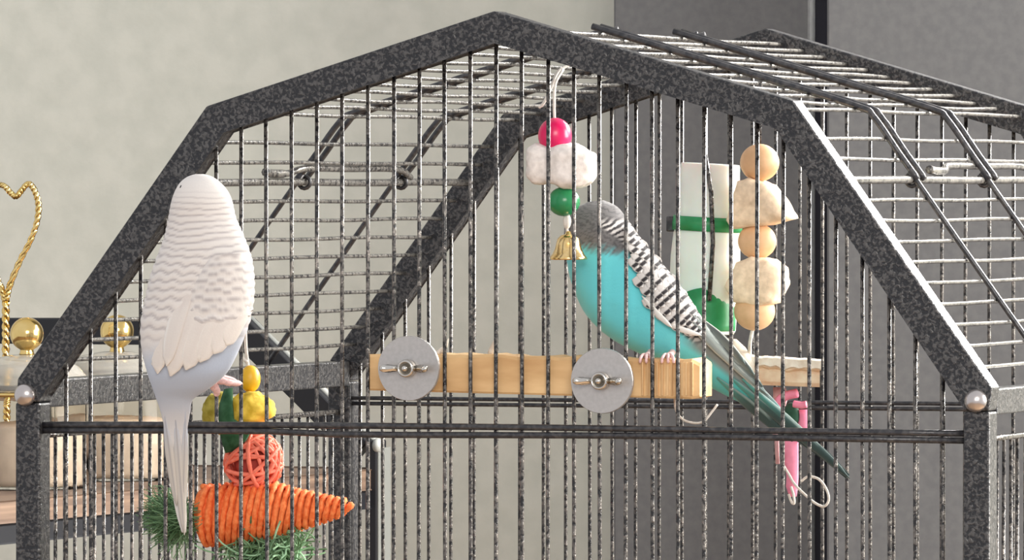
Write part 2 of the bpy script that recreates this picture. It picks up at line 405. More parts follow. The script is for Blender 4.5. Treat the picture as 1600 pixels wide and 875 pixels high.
YQ = .125
p2 = thing('chewed_perch', 'short pale wooden perch with a chewed white top edge near the back of the cage', 'perch', at(1210, 606, YQ))
bm = bmesh.new(); A = []; n = 30
for i in range(n+1):
    f = i/n; px = 1140+141*f; top = 557+8*f+3*noise.noise(Vector((f*9, 1, 0))); bot = 600+5*f
    if f < .12: top += 12*(1-f/.12)
    mid = top+17+5*noise.noise(Vector((f*7, 5, 0)))
    y = YQ
    bul = .0035+.0012*noise.noise(Vector((f*6, 9, 2)))
    prof = [(bot, y+.002), (bot-6, y), (mid+4, y-.0005), (mid, y+.0004), (mid-3, y-.0025+bul*.2), (top, y+.002), (top-3, y+.012), (top, y+.022), (bot, y+.022)]
    A.append([bm.verts.new(at(px, yy, y0)) for yy, y0 in prof])
for U, V in zip(A, A[1:]):
    for k in range(9): bm.faces.new((U[k], U[(k+1) % 9], V[(k+1) % 9], V[k]))
bm.faces.new(A[0]); bm.faces.new(A[-1][::-1]); obj('log', bm, M['chewed'], p2, False)
bm = bmesh.new(); A = []
for i in range(n+1):
    f = i/n; px = 1150+133*f; top = 553+8*f+3*noise.noise(Vector((f*9, 1, 0))); mid = top+18+7*noise.noise(Vector((f*8, 5, 0)))
    A.append([bm.verts.new(at(px, yy, y0)) for yy, y0 in ((mid, YQ-.001), (mid-2, YQ-.003), (top+3, YQ-.003), (top, YQ+.003), (top+1, YQ+.02), (mid, YQ+.02))])
for U, V in zip(A, A[1:]):
    for k in range(6): bm.faces.new((U[k], U[(k+1) % 6], V[(k+1) % 6], V[k]))
bm.faces.new(A[0]); bm.faces.new(A[-1][::-1]); obj('chewed_edge', bm, M['palewood'], p2, False, label='ragged whitish chewed top edge')
# curled shaving at its left end
bm = bmesh.new(); R = []
for i, (xa, ya, xb, yb2) in enumerate(((1130, 528, 1150, 530), (1134, 545, 1164, 543), (1140, 562, 1172, 556), (1148, 580, 1178, 570), (1160, 592, 1180, 586))):
    a, b = at(xa, ya, YQ-.006), at(xb, yb2, YQ-.004); m_ = (a+b)/2+Vector((0, -.002, 0))
    R.append([bm.verts.new(a), bm.verts.new(m_), bm.verts.new(b), bm.verts.new(b+Vector((0, .0008, 0))), bm.verts.new(m_+Vector((0, .0008, 0))), bm.verts.new(a+Vector((0, .0008, 0)))])
for U, V in zip(R, R[1:]):
    for k in range(6): bm.faces.new((U[k], U[(k+1) % 6], V[(k+1) % 6], V[k]))
bm.faces.new(R[0]); bm.faces.new(R[-1][::-1]); obj('shaving', bm, M['palewood'], p2, label='curled pale shaving')

# ---------------------------------------------------------------- hanging bead toy with the bell
YT = .0225; u = mpp(YT)
ty = thing('bell_toy', 'hanging bird toy of magenta bead, white block, green bead and brass bell', 'toy', at(883, 405, YT))
obj('cord', wire([(880, 108, YT+.012), (868, 130, YT+.004), (866, 160, YT), (868, 200, YT), (880, 260, YT), (883, 320, YT), (887, 372, YT)], .0008), M['cord'], ty)
obj('hook', wire([(892, 100, YT+.02), (872, 112, YT+.012), (862, 135, YT+.004), (850, 160, YT), (842, 168, YT)], .0008), M['cord'], ty, label='pale curved hanging hook')
obj('bead', sphere(at(867, 212, YT), 26.5*u, 28, 18, (1, 1, 1.06)), M['pinkbead'], ty, label='glossy magenta bead')
bm = bmesh.new(); bmesh.ops.create_cube(bm, size=2); bmesh.ops.subdivide_edges(bm, edges=bm.edges, cuts=12, use_grid_fill=True)
c = at(881, 259, YT)
for v in bm.verts:
    d = v.co; r = (abs(d.x)**4+abs(d.y)**4+abs(d.z)**4)**.25; q = Vector((d.x/r, d.y/r, d.z/r))
    k = 1+.07*noise.noise(q*2.3+Vector((3, 1, 7)))+.03*noise.noise(q*6)
    k *= 1+.09*math.sin(q.x*5.5+.4)
    v.co = c+Vector((q.x*52*u*k, q.y*.0115*k, q.z*33*u*k-3*u*q.x))
obj('block', bm, M['block'], ty, label='lumpy white mineral block')
obj('bead', sphere(at(881, 315, YT), 25*u, 28, 18, (1.02, 1, .92)), M['greenbead'], ty, label='glossy dark green bead')
obj('link', sphere(at(886, 346, YT), 8*u, 14, 10, (.8, .8, 1.5)), M['cord'], ty)
c = at(888, 406, YT)
obj('bell', lathe(c, [(27*u, 0), (30*u, 1*u), (29*u, 4*u), (25*u, 9*u), (21*u, 17*u), (19*u, 26*u), (17*u, 33*u), (12*u, 38*u), (5*u, 40*u), (4*u, 44*u), (1*u, 45*u)], 36), M['bell'], ty, label='small brass bell')

# ---------------------------------------------------------------- wooden bead toy and feeder
YK = .115; u = mpp(YK)
wt = thing('wood_bead_toy', 'hanging toy of three natural wood beads and two cream chew blocks', 'toy', at(1180, 517, YK))
obj('cord', wire([(1187, 228, YK), (1187, 240, YK), (1187, 255, YK), (1183, 380, YK), (1179, 490, YK), (1172, 535, YK), (1172, 556, YK+.012)], .0010), M['cord'], wt)
obj('bead', sphere(at(1187, 254, YK), 30.5*u, 28, 18, (1, 1, .95)), M['bead'], wt)
obj('bead', sphere(at(1183, 377, YK), 30*u, 28, 18, (1, 1, .92)), M['bead'], wt)
hole = at(1196, 368, YK-.0088)
obj('bead', sphere(at(1179, 486, YK), 32*u, 28, 18, (1, 1, .95)), M['bead'], wt)
def lump(pts_front, depth, name, m, label):
    """rough block: front outline in pixels, pushed back with depth, edges worn"""
    bm = bmesh.new(); Rg = []
    cx = sum(p[0] for p in pts_front)/len(pts_front); cy = sum(p[1] for p in pts_front)/len(pts_front)
    P = []
    for i, p in enumerate(pts_front):
        q = pts_front[(i+1) % len(pts_front)]
        for k in range(5): P.append((p[0]+(q[0]-p[0])*k/5, p[1]+(q[1]-p[1])*k/5))
    for y, s in ((-1, .0), (-1, .55), (-.9, .86), (-.6, .98), (0, 1), (.6, .98), (1, .8), (1, .0)):
        ring = []
        for j, (px, py) in enumerate(P):
            nz = 1+.035*noise.noise(Vector((j*.7, y*2, 3)))
            ring.append(bm.verts.new(at(cx+(px-cx)*s*nz, cy+(py-cy)*s*nz, YK)+Vector((0, y*depth/2*nz, 0))))
        Rg.append(ring)
    n = len(P)
    for U, V in zip(Rg, Rg[1:]):
        for k in range(n): bm.faces.new((U[k], U[(k+1) % n], V[(k+1) % n], V[k]))
    bmesh.ops.remove_doubles(bm, verts=bm.verts, dist=1e-6)
    obj(name, bm, m, wt, True, label=label)
lump([(1158, 283), (1176, 277), (1207, 288), (1226, 312), (1243, 342), (1205, 352), (1148, 358), (1141, 344), (1150, 310)], .026, 'chew_block', M['lava'], 'cream pyramid-shaped chew block')
lump([(1156, 410), (1180, 400), (1208, 404), (1226, 418), (1229, 445), (1214, 474), (1190, 480), (1152, 472), (1138, 448)], .026, 'chew_block', M['lava'], 'cream lumpy chew block')
YV = .13; u = mpp(YV)
fd = thing('tube_feeder', 'white tubular plastic feeder with a green band behind the blue budgie', 'feeder', at(1100, 520, YV))
ct, cb = at(1110, 256, YV), at(1096, 520, YV); ax = (ct-cb).normalized(); Lh = (ct-cb).length
obj('tube', lathe(cb, [(50*u, 0), (53*u, .002), (54*u, Lh*.45), (49*u, Lh*.75), (46*u, Lh-.001), (45*u, Lh), (42*u, Lh)], 36, ax), M['feeder'], fd)
cbn = cb+ax*(Lh*.645)
obj('band', lathe(cbn, [(52*u, -11*u), (54.5*u, -11*u), (55*u, 0), (53.5*u, 11*u), (50*u, 11*u)], 36, ax), M['greenband'], fd, label='green ring clip')
obj('clip', box(cbn.x-60*u, cbn.x-46*u, YV-.008, YV+.004, cbn.z-12*u, cbn.z+12*u, bev=.0008), M['rod'], fd)
q = cb
bm = bmesh.new(); A = []
for i in range(40):   # green scoop shell over the lower front of the tube, higher to the right
    ang = -2.45+i*2.4/39; hh = Lh*(.16+.11*math.sin((i/39)*PI*.9)); ring = []
    for r_, z_ in ((55.5*u, .001), (56.5*u, .004), (56*u, hh*.6), (54.8*u, hh), (53*u, hh), (53*u, .001)):
        ring.append(bm.verts.new(q+Vector((r_*math.cos(ang), r_*math.sin(ang), z_))))
    A.append(ring)
for U, V in zip(A, A[1:]):
    for k in range(6): bm.faces.new((U[k], U[(k+1) % 6], V[(k+1) % 6], V[k]))
bm.faces.new(A[0]); bm.faces.new(A[-1][::-1]); obj('scoop', bm, M['greenband'], fd, label='green scoop at the foot of the tube')
obj('hanger_rod', tube([at(1100, 232, YV-.018), at(1111, 300, YV-.0186), at(1114, 380, YV-.0186), at(1108, 470, YV-.0186)], .0013, 8), M['bar'], fd, label='thin dark hanging wire')
obj('hanging_wire', tube([at(1187, 235, YK), at(1189, 130, YK+.006)], .0009, 6), M['bar'], wt)

# ---------------------------------------------------------------- pink strip toy
YR = .14; u = mpp(YR)
pk = thing('pink_strip_toy', 'pink leather strip with dark green knot and white string loop below the chewed perch', 'toy', at(1235, 790, YR))
def strip(rows, Y, th, name, m, par, label=None):
    bm = bmesh.new(); R = []
    for xa, ya, xb, yb2, dy in rows:
        a, b = at(xa, ya, Y+dy), at(xb, yb2, Y+dy); c = (a+b)/2-Vector((0, th*.6, 0))
        R.append([bm.verts.new(p) for p in (a, c, b, b+Vector((0, th, 0)), c+Vector((0, th*1.2, 0)), a+Vector((0, th, 0)))])
    for U, V in zip(R, R[1:]):
        for k in range(6): bm.faces.new((U[k], U[(k+1) % 6], V[(k+1) % 6], V[k]))
    bm.faces.new(R[0]); bm.faces.new(R[-1][::-1]); return obj(name, bm, m, par, True, label=label)
strip([(1208, 605, 1226, 605, 0), (1208, 625, 1230, 622, 0), (1203, 645, 1222, 648, 0), (1204, 668, 1216, 668, 0), (1210, 690, 1216, 692, 0), (1212, 725, 1217, 725, 0)], YR, .0015, 'strap', M['palepink'], pk, 'dull pink strap')
obj('strap', wire([(1212, 640, YR-.003), (1218, 625, YR-.004), (1230, 618, YR-.004), (1246, 614, YR-.004)], .0024), M['pink'], pk, label='pink strap end folded to the right')
obj('strap', wire([(1240, 631, YR-.004), (1252, 633, YR-.004), (1260, 632, YR-.004)], .0019), M['pink'], pk, label='short pink cross strap')
strip([(1247, 640, 1262, 640, 0), (1247, 668, 1262, 668, 0), (1248, 690, 1258, 690, 0)], YR, .0016, 'strap', M['pink'], pk, 'bright pink vertical strap')
obj('knot', sphere(at(1236, 648, YR), 17*u, 20, 14, (.9, .6, 1.25), .25, 90), M['knot'], pk, label='dark green fabric knot')
strip([(1218, 680, 1246, 680, 0), (1222, 700, 1246, 700, 0), (1226, 725, 1246, 725, 0), (1229, 745, 1246, 748, 0), (1228, 760, 1245, 764, 0), (1233, 776, 1243, 776, 0)], YR, .0018, 'strap', M['pink'], pk, 'broad bright pink hanging strip')
obj('string', wire([(1221, 722, YR-.004), (1232, 740, YR-.004), (1242, 757, YR-.005), (1260, 775, YR-.006), (1275, 787, YR-.006), (1288, 791, YR-.006), (1295, 780, YR-.006), (1290, 762, YR-.005), (1278, 748, YR-.004), (1262, 745, YR-.003), (1252, 752, YR-.003)], .0007, 60), M['cord'], pk, label='white string loop')
obj('string', wire([(1232, 772, YR-.003), (1237, 785, YR-.003), (1241, 786, YR-.003), (1240, 774, YR-.003), (1236, 760, YR-.003)], .0007), M['cord'], pk, label='small pale string knot')

# ---------------------------------------------------------------- carrot toy
YC = .05; u = mpp(YC)
cr = thing('carrot_toy', 'hanging chew toy with yellow bead, coral vine ball and orange rope carrot', 'toy', at(410, 870, YC))
obj('cord', wire([(383, 492, YC), (384, 540, YC), (388, 580, YC), (392, 640, YC), (397, 720, YC), (405, 790, YC), (412, 850, YC)], .0010), M['cord'], cr)
obj('link', wire([(378, 494, YC-.001), (375, 520, YC-.001), (378, 556, YC-.001), (386, 566, YC-.001)], .0009), M['cord'], cr)
obj('bead', sphere(at(391, 592, YC), 19*u, 22, 16, (.86, .9, 1.14)), M['yellow'], cr, label='round yellow bead')
def crepe(px, py, rx, ry, dY, m, lab):
    bm = bmesh.new(); bmesh.ops.create_uvsphere(bm, u_segments=32, v_segments=20, radius=1); c = at(px, py, YC+dY)
    for v in bm.verts:
        d = v.co.copy(); k = 1+.13*math.sin(d.x*9+3*noise.noise(d*2))*(.4+.6*abs(d.z))+.09*noise.noise(d*4)
        v.co = c+Vector((d.x*rx*u*k, d.y*.013*k, d.z*ry*u*k))
    obj('crepe_wad', bm, m, cr, label=lab)
crepe(392, 640, 38, 27, -.002, M['yellowpaper'], 'wrinkled yellow wad'); crepe(345, 645, 29, 32, .002, M['olivepaper'], 'wrinkled olive yellow wad')
strip([(350, 608, 362, 606, -.014), (343, 630, 362, 630, -.017), (340, 655, 364, 655, -.018), (344, 680, 392, 672, -.016), (348, 695, 382, 690, -.014), (352, 708, 362, 706, -.012)], YC, .002, 'leaf', M['leaf'], cr, 'dark green felt leaf')
c = at(397, 722, YC); R = 48*u
ball = obj('vine_ball', sphere(c, R*.66, 20, 14), M['coralcore'], cr, label='coral ball of wound vine strips')
for i in range(22):
    a = Vector((random.gauss(0, 1), random.gauss(0, 1)*.8, random.gauss(0, 1))).normalized(); b = a.orthogonal().normalized(); d = a.cross(b)
    rr = R*random.uniform(.9, .985); off = a*rr*random.uniform(-.42, .42); r2 = math.sqrt(rr*rr-off.length_squared)
    pts = [c+off+(b*math.cos(t*2*PI/30)+d*math.sin(t*2*PI/30))*r2 for t in range(30)]
    bm = bmesh.new(); add_tube(bm, pts, random.uniform(.0009, .0013), 6, False, True); obj('strand', bm, M['coral'], ball)
ca, cbb = at(318, 806, YC), at(546, 793, YC); ax = (cbb-ca).normalized(); Lc = (cbb-ca).length; s1 = ax.orthogonal().normalized()
s1 = Vector((0, 1, 0)) - ax*ax.y; s1.normalize(); s2 = ax.cross(s1)
def crad(f): return (48 - 4*f if f < .5 else 46-4-(f-.5)/.5*32)*u if f < .97 else (10-260*(f-.97))*u
prof = [(max(.0004, crad(i/30)-.0018), Lc*i/30) for i in range(31)]
car = obj('carrot', lathe(ca, prof, 28, ax), M['orange'], cr, label='orange rope-wrapped carrot')
turns = 23
for k in range(turns):
    pts = []; rad = []
    for i in range(25):
        g = (k+i/24)/turns; f = g*.985+.005; an = 2*PI*i/24; tl = .008*math.cos(an+.9)*(1 if f < .6 else .5)*min(1, f*6)
        r_ = crad(min(1, f))-.0006
        pts.append(ca+ax*(Lc*f+tl*(.6))+(s1*math.sin(an)+s2*math.cos(an))*r_*(1+.05*noise.noise(Vector((k*2.1, i*.4, 0))))); rad.append(.0017*(1+.16*math.sin(i*2.6+k*1.3))+.0006*noise.noise(Vector((k*3.3, i*.6, 4))))
    bm = bmesh.new(); add_tube(bm, pts, rad, 6); obj('rope_turn', bm, M['orange'], car)
def tuft(name, m, n, f, r, par, lab):
    bm = bmesh.new()
    for i in range(n): add_tube(bm, f(), r, 4, False)
    return obj(name, bm, m, par, True, lab, 'stuff')
def f_top():
    a = Vector(at(random.uniform(290, 318), random.gauss(808, 9), YC+random.gauss(0, .008))); pts = [a]; d = Vector((-1, random.gauss(0, .3), random.gauss(-.1, .22)))
    for i in range(5):
        pts.append(pts[-1]+d.normalized()*random.uniform(.003, .0068)); d += Vector((random.gauss(0, .35), random.gauss(0, .35), random.gauss(0, .3)))
    return pts
tuft('carrot_greens', M['grass'], 900, f_top, .00025, car, 'fine green fibres of the carrot top')
def f_grass():
    a = Vector(at(random.uniform(372, 460), random.gauss(868, 15), YC+random.gauss(0, .006))); pts = [a]; d = Vector((random.gauss(0, 1), random.gauss(0, .4), random.gauss(.1, .6))); t = random.uniform(-.8, .8)
    for i in range(8):
        pts.append(pts[-1]+d.normalized()*.0032); d = Matrix.Rotation(t, 3, 'Y') @ d; d += Vector((0, random.gauss(0, .15), random.gauss(-.03, .1)))
    return pts
tuft('paper_grass', M['grass'], 260, f_grass, .0005, cr, 'dark green paper shreds')
tuft('paper_grass', M['palegrass'], 70, f_grass, .0006, cr, 'light green curled paper shreds')

# ---------------------------------------------------------------- birds
class Body:
    def __init__(s, pairs, Yc, kd, n=240, kfun=None):
        Ls = smooth_path([p[0] for p in pairs], n); Rs = smooth_path([p[1] for p in pairs], n)
        s.c = np.array([(a+b)/2 for a, b in zip(Ls, Rs)]); s.h = np.array([(b-a)/2 for a, b in zip(Ls, Rs)])
        Yl = smooth_path([(y, 0) for y in Yc], n) if isinstance(Yc, list) else [(Yc, 0)]*n
        s.Y = np.array([y[0] for y in Yl]); s.n = n
        kk = smooth_path([(k, 0) for k in kd], n) if isinstance(kd, list) else [(kd, 0)]*n
        s.d = np.array([np.linalg.norm(h)*mpp(y)*k[0] for h, y, k in zip(s.h, s.Y, kk)])
    def pt(s, i, phi, k=1.0):
        q = s.c[i]+s.h[i]*math.cos(phi)*k
        return at(q[0], q[1], s.Y[i]) - Vector((0, s.d[i]*math.sin(phi)*k, 0))
    def find(s, px, py):
        p = np.array((px, py)); hh = (s.h**2).sum(1)+1e-9
        sv = ((p-s.c)*s.h).sum(1)/hh; res = np.linalg.norm(p-s.c-sv[:, None]*s.h, axis=1)+np.maximum(0, np.abs(sv)-1)*np.sqrt(hh)*.5
        i = int(res.argmin()); return i, float(sv[i])
    def front(s, px, py, lift=0):
        i, sv = s.find(px, py); sv = max(-1, min(1, sv))
        return at(px, py, s.Y[i]-s.d[i]*math.sqrt(max(0, 1-sv*sv))-lift)
    def mesh(s, col, seg=96, ripple=None):
        bm = bmesh.new(); cl = bm.verts.layers.float_color.new('Col'); rings = []
        for i in range(s.n):
            ring = []
            for k in range(seg):
                phi = 2*PI*k/seg; t = i/(s.n-1); q = s.c[i]+s.h[i]*math.cos(phi)
                kk = 1+(ripple(t, math.cos(phi), math.sin(phi), q) if ripple else 0)
                v = bm.verts.new(s.pt(i, phi, kk)); c = col(t, math.cos(phi), math.sin(phi), q); v[cl] = srgb(*c); ring.append(v)
            rings.append(ring)
        for U, V in zip(rings, rings[1:]):
            for k in range(seg): bm.faces.new((U[k], U[(k+1) % seg], V[(k+1) % seg], V[k]))
        bm.faces.new(rings[0][::-1]); bm.faces.new(rings[-1]); return bm
def mixc(a, b, t): t = max(0, min(1, t)); return tuple(x+(y-x)*t for x, y in zip(a, b))
def sstep(a, b, x): t = max(0, min(1, (x-a)/(b-a))); return t*t*(3-2*t)
def feather(name, body, root, tip, w, lift, col, par, bend=0, n=10, m=6, tipw=.5, arch=.0008, rootw=.2, l0=.35):
    bm = bmesh.new(); cl = bm.verts.layers.float_color.new('Col'); a, b = np.array(root, float), np.array(tip, float); d = b-a; ln = np.linalg.norm(d); d /= ln; nn = np.array((-d[1], d[0])); R = []
    for i in range(n+1):
        f = i/n; wid = w/2*(min(1, rootw+f*2.6*(1-rootw)))*(1 if f < 1-tipw else math.sqrt(max(.004, 1-((f-1+tipw)/tipw)**2.2)))
        row = []
        for j in range(m+1):
            g = j/m*2-1; q = a+d*ln*f+nn*(g*wid+bend*math.sin(PI*f))
            P = body.front(q[0], q[1], lift*(l0+(1-l0)*f)+arch*(1-g*g)); v = bm.verts.new(P); v[cl] = srgb(*col(f, g, q)); row.append(v)
        R.append(row)
    top = [v for r in R for v in r]
    for U, V in zip(R, R[1:]):
        for k in range(m): bm.faces.new((U[k], U[k+1], V[k+1], V[k]))
    r = bmesh.ops.duplicate(bm, geom=list(bm.verts)+list(bm.edges)+list(bm.faces))
    for g in r['geom']:
        if isinstance(g, bmesh.types.BMVert): g.co.y += .0005
    bd = [e for e in bm.edges if e.is_boundary]
    try: bmesh.ops.bridge_loops(bm, edges=bd)
    except Exception: pass
    return obj(name, bm, M['plumage'], par)
def toe(pts, r0, par, name='toe'):
    P = smooth_path([tuple(at(*p)) for p in pts], 12); rr = [r0*(1-.45*i/11)*(1+.10*math.sin(i*2.2)) for i in range(12)]; rr[-1] *= .35; rr[0] *= 1.05
    return obj(name, tube(P, rr, 8), M['foot'], par)

# white budgie: clings to the outside of the front bars, back to the viewer
WP = [((306, 272), (318, 272)), ((294, 276), (330, 275.5)), ((283, 285), (342, 284)), ((275, 299), (354, 298)), ((269, 318), (361, 314)), ((264, 345), (367, 340)), ((257, 375), (379, 368)), ((246, 405), (390, 398)),
      ((236, 435), (395, 430)), ((228, 470), (395, 465)), ((222, 505), (389, 500)), ((222, 535), (378, 532)), ((226, 562), (366, 560)), ((232, 585), (352, 584)), ((238, 604), (328, 606)),
      ((244, 622), (302, 624)), ((250, 640), (297, 644)), ((256, 665), (293, 668)), ((259, 690), (290, 692)), ((264, 730), (289, 732)), ((270, 775), (290, 776)), ((276, 805), (292, 806)), ((284, 832), (291, 832))]
WY = [-.031]*10+[-.032, -.033, -.034, -.034, -.032, -.028, -.024, -.020, -.018, -.016, -.014, -.013, -.013]
WK = [.8, .8, .85, .88, .88, .82, .78, .74, .72, .70, .68, .66, .62, .58, .52, .46, .4, .3, .24, .2, .2, .2, .25]
wb = Body(WP, WY, WK)
wbird = thing('white_budgie', 'white budgie seen from behind, clinging to the outside of the cage at left', 'bird', at(285, 610, -.015))
def wphase(q):
    x, y = q; y2 = y+.0016*(x-312)**2*(1 if y < 400 else .4)+4.5*noise.noise(Vector((x*.022, y*.022, 1.7)))+2.2*math.sin(x*2*PI/27+y*.05)*sstep(360, 430, y)+1.6*noise.noise(Vector((x*.09, y*.05, 3)))
    return 2*PI*25*math.log(8+.04*(max(260, y2)-300))
def wcol(t, cs, sn, q):
    white = (216, 209, 203); blue = (176, 186, 202)
    x, y = q; f = sstep(520, 575, y+(x-270)*.25)*(1-sstep(612, 660, y)*.55)
    c = mixc(white, blue, f)
    if y > 640: c = mixc(c, (205, 200, 196), sstep(640, 700, y))
    amp = sstep(288, 330, y)*(1-sstep(500, 560, y))
    if sn > -.3: c = mixc(c, (160, 152, 152), amp*.75*max(0, math.sin(wphase(q)))**2)
    return c
def wrip(t, cs, sn, q):
    amp = sstep(300, 345, q[1])*(1-sstep(500, 560, q[1])); return -.009*amp*math.sin(wphase(q)) + .006*noise.noise(Vector((q[0]*.04, q[1]*.03, 2)))
obj('body', wb.mesh(wcol, 112, wrip), M['plumage'], wbird)
lw = obj('wing', bmesh.new(), M['plumage'], wbird); rw = obj('wing', bmesh.new(), M['plumage'], wbird)
def wing_base(body, poly, lift, colf, wing):
    """shoulder patch that carries the flight feathers"""
    bm = bmesh.new(); cl = bm.verts.layers.float_color.new('Col'); R = []
    for (xa, ya, xb, yb2) in poly:
        row = []
        for j in range(25):
            g = j/24; x, y = xa+(xb-xa)*g, ya+(yb2-ya)*g; e = math.sin(PI*g)**.5
            v = bm.verts.new(body.front(x, y, lift*e-.0006)+Vector((0, -.0004*math.sin(wphase((x, y)))*e, 0))); v[cl] = srgb(*colf(0, 0, 1, (x, y))); row.append(v)
        R.append(row)
    for U, V in zip(R, R[1:]):
        for k in range(24): bm.faces.new((U[k], U[k+1], V[k+1], V[k]))
    off = root_loc(wbird)
    bmesh.ops.translate(bm, vec=-off, verts=bm.verts); bmesh.ops.recalc_face_normals(bm, faces=bm.faces)
    bm.to_mesh(wing.data); bm.free()
    for p in wing.data.polygons: p.use_smooth = True
def dense(poly, k=6):
    out = []
    for a, b in zip(poly, poly[1:]):
        for i in range(k): out.append(tuple(a[j]+(b[j]-a[j])*i/k for j in range(4)))
    return out+[poly[-1]]
wing_base(wb, dense([(240, 420, 262, 415), (233, 445, 270, 440), (227, 480, 268, 475), (226, 500, 262, 500)]), .002, wcol, lw)
wing_base(wb, dense([(330, 400, 386, 395), (310, 430, 393, 425), (292, 460, 393, 455), (280, 490, 388, 490), (275, 510, 378, 512)]), .002, wcol, rw)
def wf(seed, tone=1.0):
    base = mixc((218, 210, 202), (211, 203, 196), random.random())
    def f(t, g, q):
        c = mixc(base, (204, 194, 188), .2*(abs(g+.1) < .12)+.6*max(0, math.sin(wphase(q)))**2*sstep(.75, .2, t))
        return mixc(c, (252, 248, 240), .8*(g > .8 or t > .93))
    return f
for k, (r, tp, wd_) in enumerate((((228, 480), (231, 552), 14), ((236, 470), (237, 570), 20), ((264, 440), (254, 572), 22), ((252, 455), (246, 584), 30))):
    feather('flight_feather', wb, r, tp, wd_, .0022+.0005*k, wf(k), lw, bend=-2, rootw=.7, arch=.0003, l0=-.12)
for k, (r, tp, wd_) in enumerate((((386, 478), (354, 540), 30), ((378, 474), (334, 553), 36), ((362, 468), (312, 566), 38), ((344, 462), (290, 578), 40), ((322, 452), (266, 588), 36), ((300, 440), (260, 572), 26))):
    feather('flight_feather', wb, r, tp, wd_, .0020+.0005*k, wf(k+9), rw, bend=5, rootw=.75, arch=.0003, l0=-.12)
for k, (r, tp, wd_) in enumerate((((256, 640), (276, 790), 14), ((290, 640), (285, 815), 12), ((272, 625), (288, 836), 15))):
    feather('tail_feather', wb, r, tp, wd_, .0012+.0006*k, lambda t, g, q: mixc(mixc((182, 188, 200), (192, 184, 174), sstep(.1, .5, t)), (150, 145, 145), .7*(abs(g) < .12)), wbird, l0=-.6)
e = wb.front(284, 295, .0002); obj('eye', sphere(e, 4.8*mpp(0), 14, 10, (.7, 1, 1.3)), M['eye'], wbird, label='small dark eye')
obj('beak', sphere(at(300, 322, -.008), .0048, 16, 10, (.8, .9, 1.5)), M['beak'], wbird)
ft = obj('leg', wire([(312, 596, -.030), (322, 592, -.022), (332, 594, -.016)], .0036), M['foot'], wbird, label='pale pink leg')
toe([(330, 592, -.016), (345, 594, -.012), (360, 598, -.007), (378, 599, .004)], .0026, ft)
toe([(330, 590, -.015), (338, 584, -.011), (348, 589, -.006), (372, 596, .003)], .0022, ft)
toe([(328, 596, -.017), (336, 606, -.013), (339, 612, -.010), (337, 618, -.008)], .0026, ft)
toe([(326, 596, -.016), (318, 602, -.012), (312, 606, -.004)], .0026, ft)

# blue budgie: inside, perched on the board
BP = [((918, 316), (944, 313)), ((899, 327), (962, 322)), ((887, 345), (974, 336)), ((884, 366), (985, 352)), ((886, 392), (1001, 374)), ((890, 420), (1021, 398)), ((898, 450), (1043, 424)), ((912, 482), (1066, 452)),
      ((936, 512), (1086, 482)), ((968, 536), (1104, 508)), ((1008, 556), (1122, 532)), ((1052, 575), (1142, 556)), ((1092, 596), (1164, 580)), ((1130, 616), (1187, 602)), ((1176, 640), (1211, 626)),
      ((1222, 674), (1240, 662)), ((1280, 714), (1292, 704)), ((1322, 748), (1328, 742))]
BY = [.054]*10+[.055, .058, .062, .066, .070, .074, .078, .080]
BK = [.9, .95, 1, 1, .95, .9, .86, .82, .78, .72, .66, .58, .5, .42, .32, .25, .22, .25]
bb = Body(BP, BY, BK)
bbird = thing('blue_budgie', 'turquoise budgie with grey head and barred wings on the board perch', 'bird', at(1020, 556, .05))
TQ = (108, 212, 219); TD_ = (100, 190, 178)
def bph(q): return (q[0]*.75+q[1]*.9+6*noise.noise(Vector((q[0]*.03, q[1]*.03, 5)))+4*noise.noise(Vector((q[0]*.1, q[1]*.1, 9))))
def bcol(t, cs, sn, q):
    x, y = q
    if sn < -.2 and y < 400: sn_ = 0
    head = sstep(398, 378, y-.14*(x-940)+7*noise.noise(Vector((x*.08, y*.08, 1)))+9*noise.noise(Vector(((x+.6*y)*.25, y*.05, 6))))
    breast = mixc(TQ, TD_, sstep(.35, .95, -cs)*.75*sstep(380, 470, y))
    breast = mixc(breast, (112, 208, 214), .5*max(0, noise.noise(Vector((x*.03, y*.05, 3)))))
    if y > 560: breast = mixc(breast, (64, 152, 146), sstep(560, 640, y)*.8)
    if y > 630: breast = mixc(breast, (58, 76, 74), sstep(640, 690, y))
    g = (114, 111, 111); gb = (78, 76, 78)
    ph = math.sin((y-.35*(x-930)+4*noise.noise(Vector((x*.06, y*.06, 7)))+4.5*noise.noise(Vector((x*.22, y*.2, 3))))*2*PI/6.5)
    hc = mixc(g, gb, .75*max(0, ph))
    c = mixc(breast, hc, head)
    thr = .62-.16*sstep(392, 472, y)-.3*sstep(378, 350, y)
    back = sstep(thr, thr+.16, cs)*sstep(335, 352, y)*sstep(560, 530, y)
    bar = sstep(-.25, .25, math.sin(bph(q)*2*PI/10))
    c = mixc(c, mixc((60, 56, 58), (214, 208, 204), bar), back)
    if y > 470 and cs > .2: c = mixc(c, (128, 134, 132), sstep(.2, .6, cs)*sstep(520, 545, y)*sstep(660, 610, y))
    return c
def brip(t, cs, sn, q): return .012*noise.noise(Vector((q[0]*.05, q[1]*.05, 2)))+.006*noise.noise(Vector((q[0]*.2, q[1]*.2, 4)))
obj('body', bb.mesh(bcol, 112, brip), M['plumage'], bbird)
wing = obj('wing', feather('tmp', bb, (992, 392), (1094, 520), 40, .001, lambda t, g, q: (196, 190, 186), None).data and bmesh.new(), M['plumage'], bbird)
tmp = bpy.data.objects['tmp']; tm = tmp.data; bpy.data.objects.remove(tmp)
tm.transform(Matrix.Translation(-root_loc(bbird))); wing.data = tm; tm.name = 'wing'
LP = smooth_path([(985, 378), (989, 425), (1004, 470), (1032, 500), (1064, 518), (1092, 522)], 40)
QP = smooth_path([(984, 356), (1014, 388), (1050, 428), (1074, 462), (1090, 490), (1099, 512)], 40)
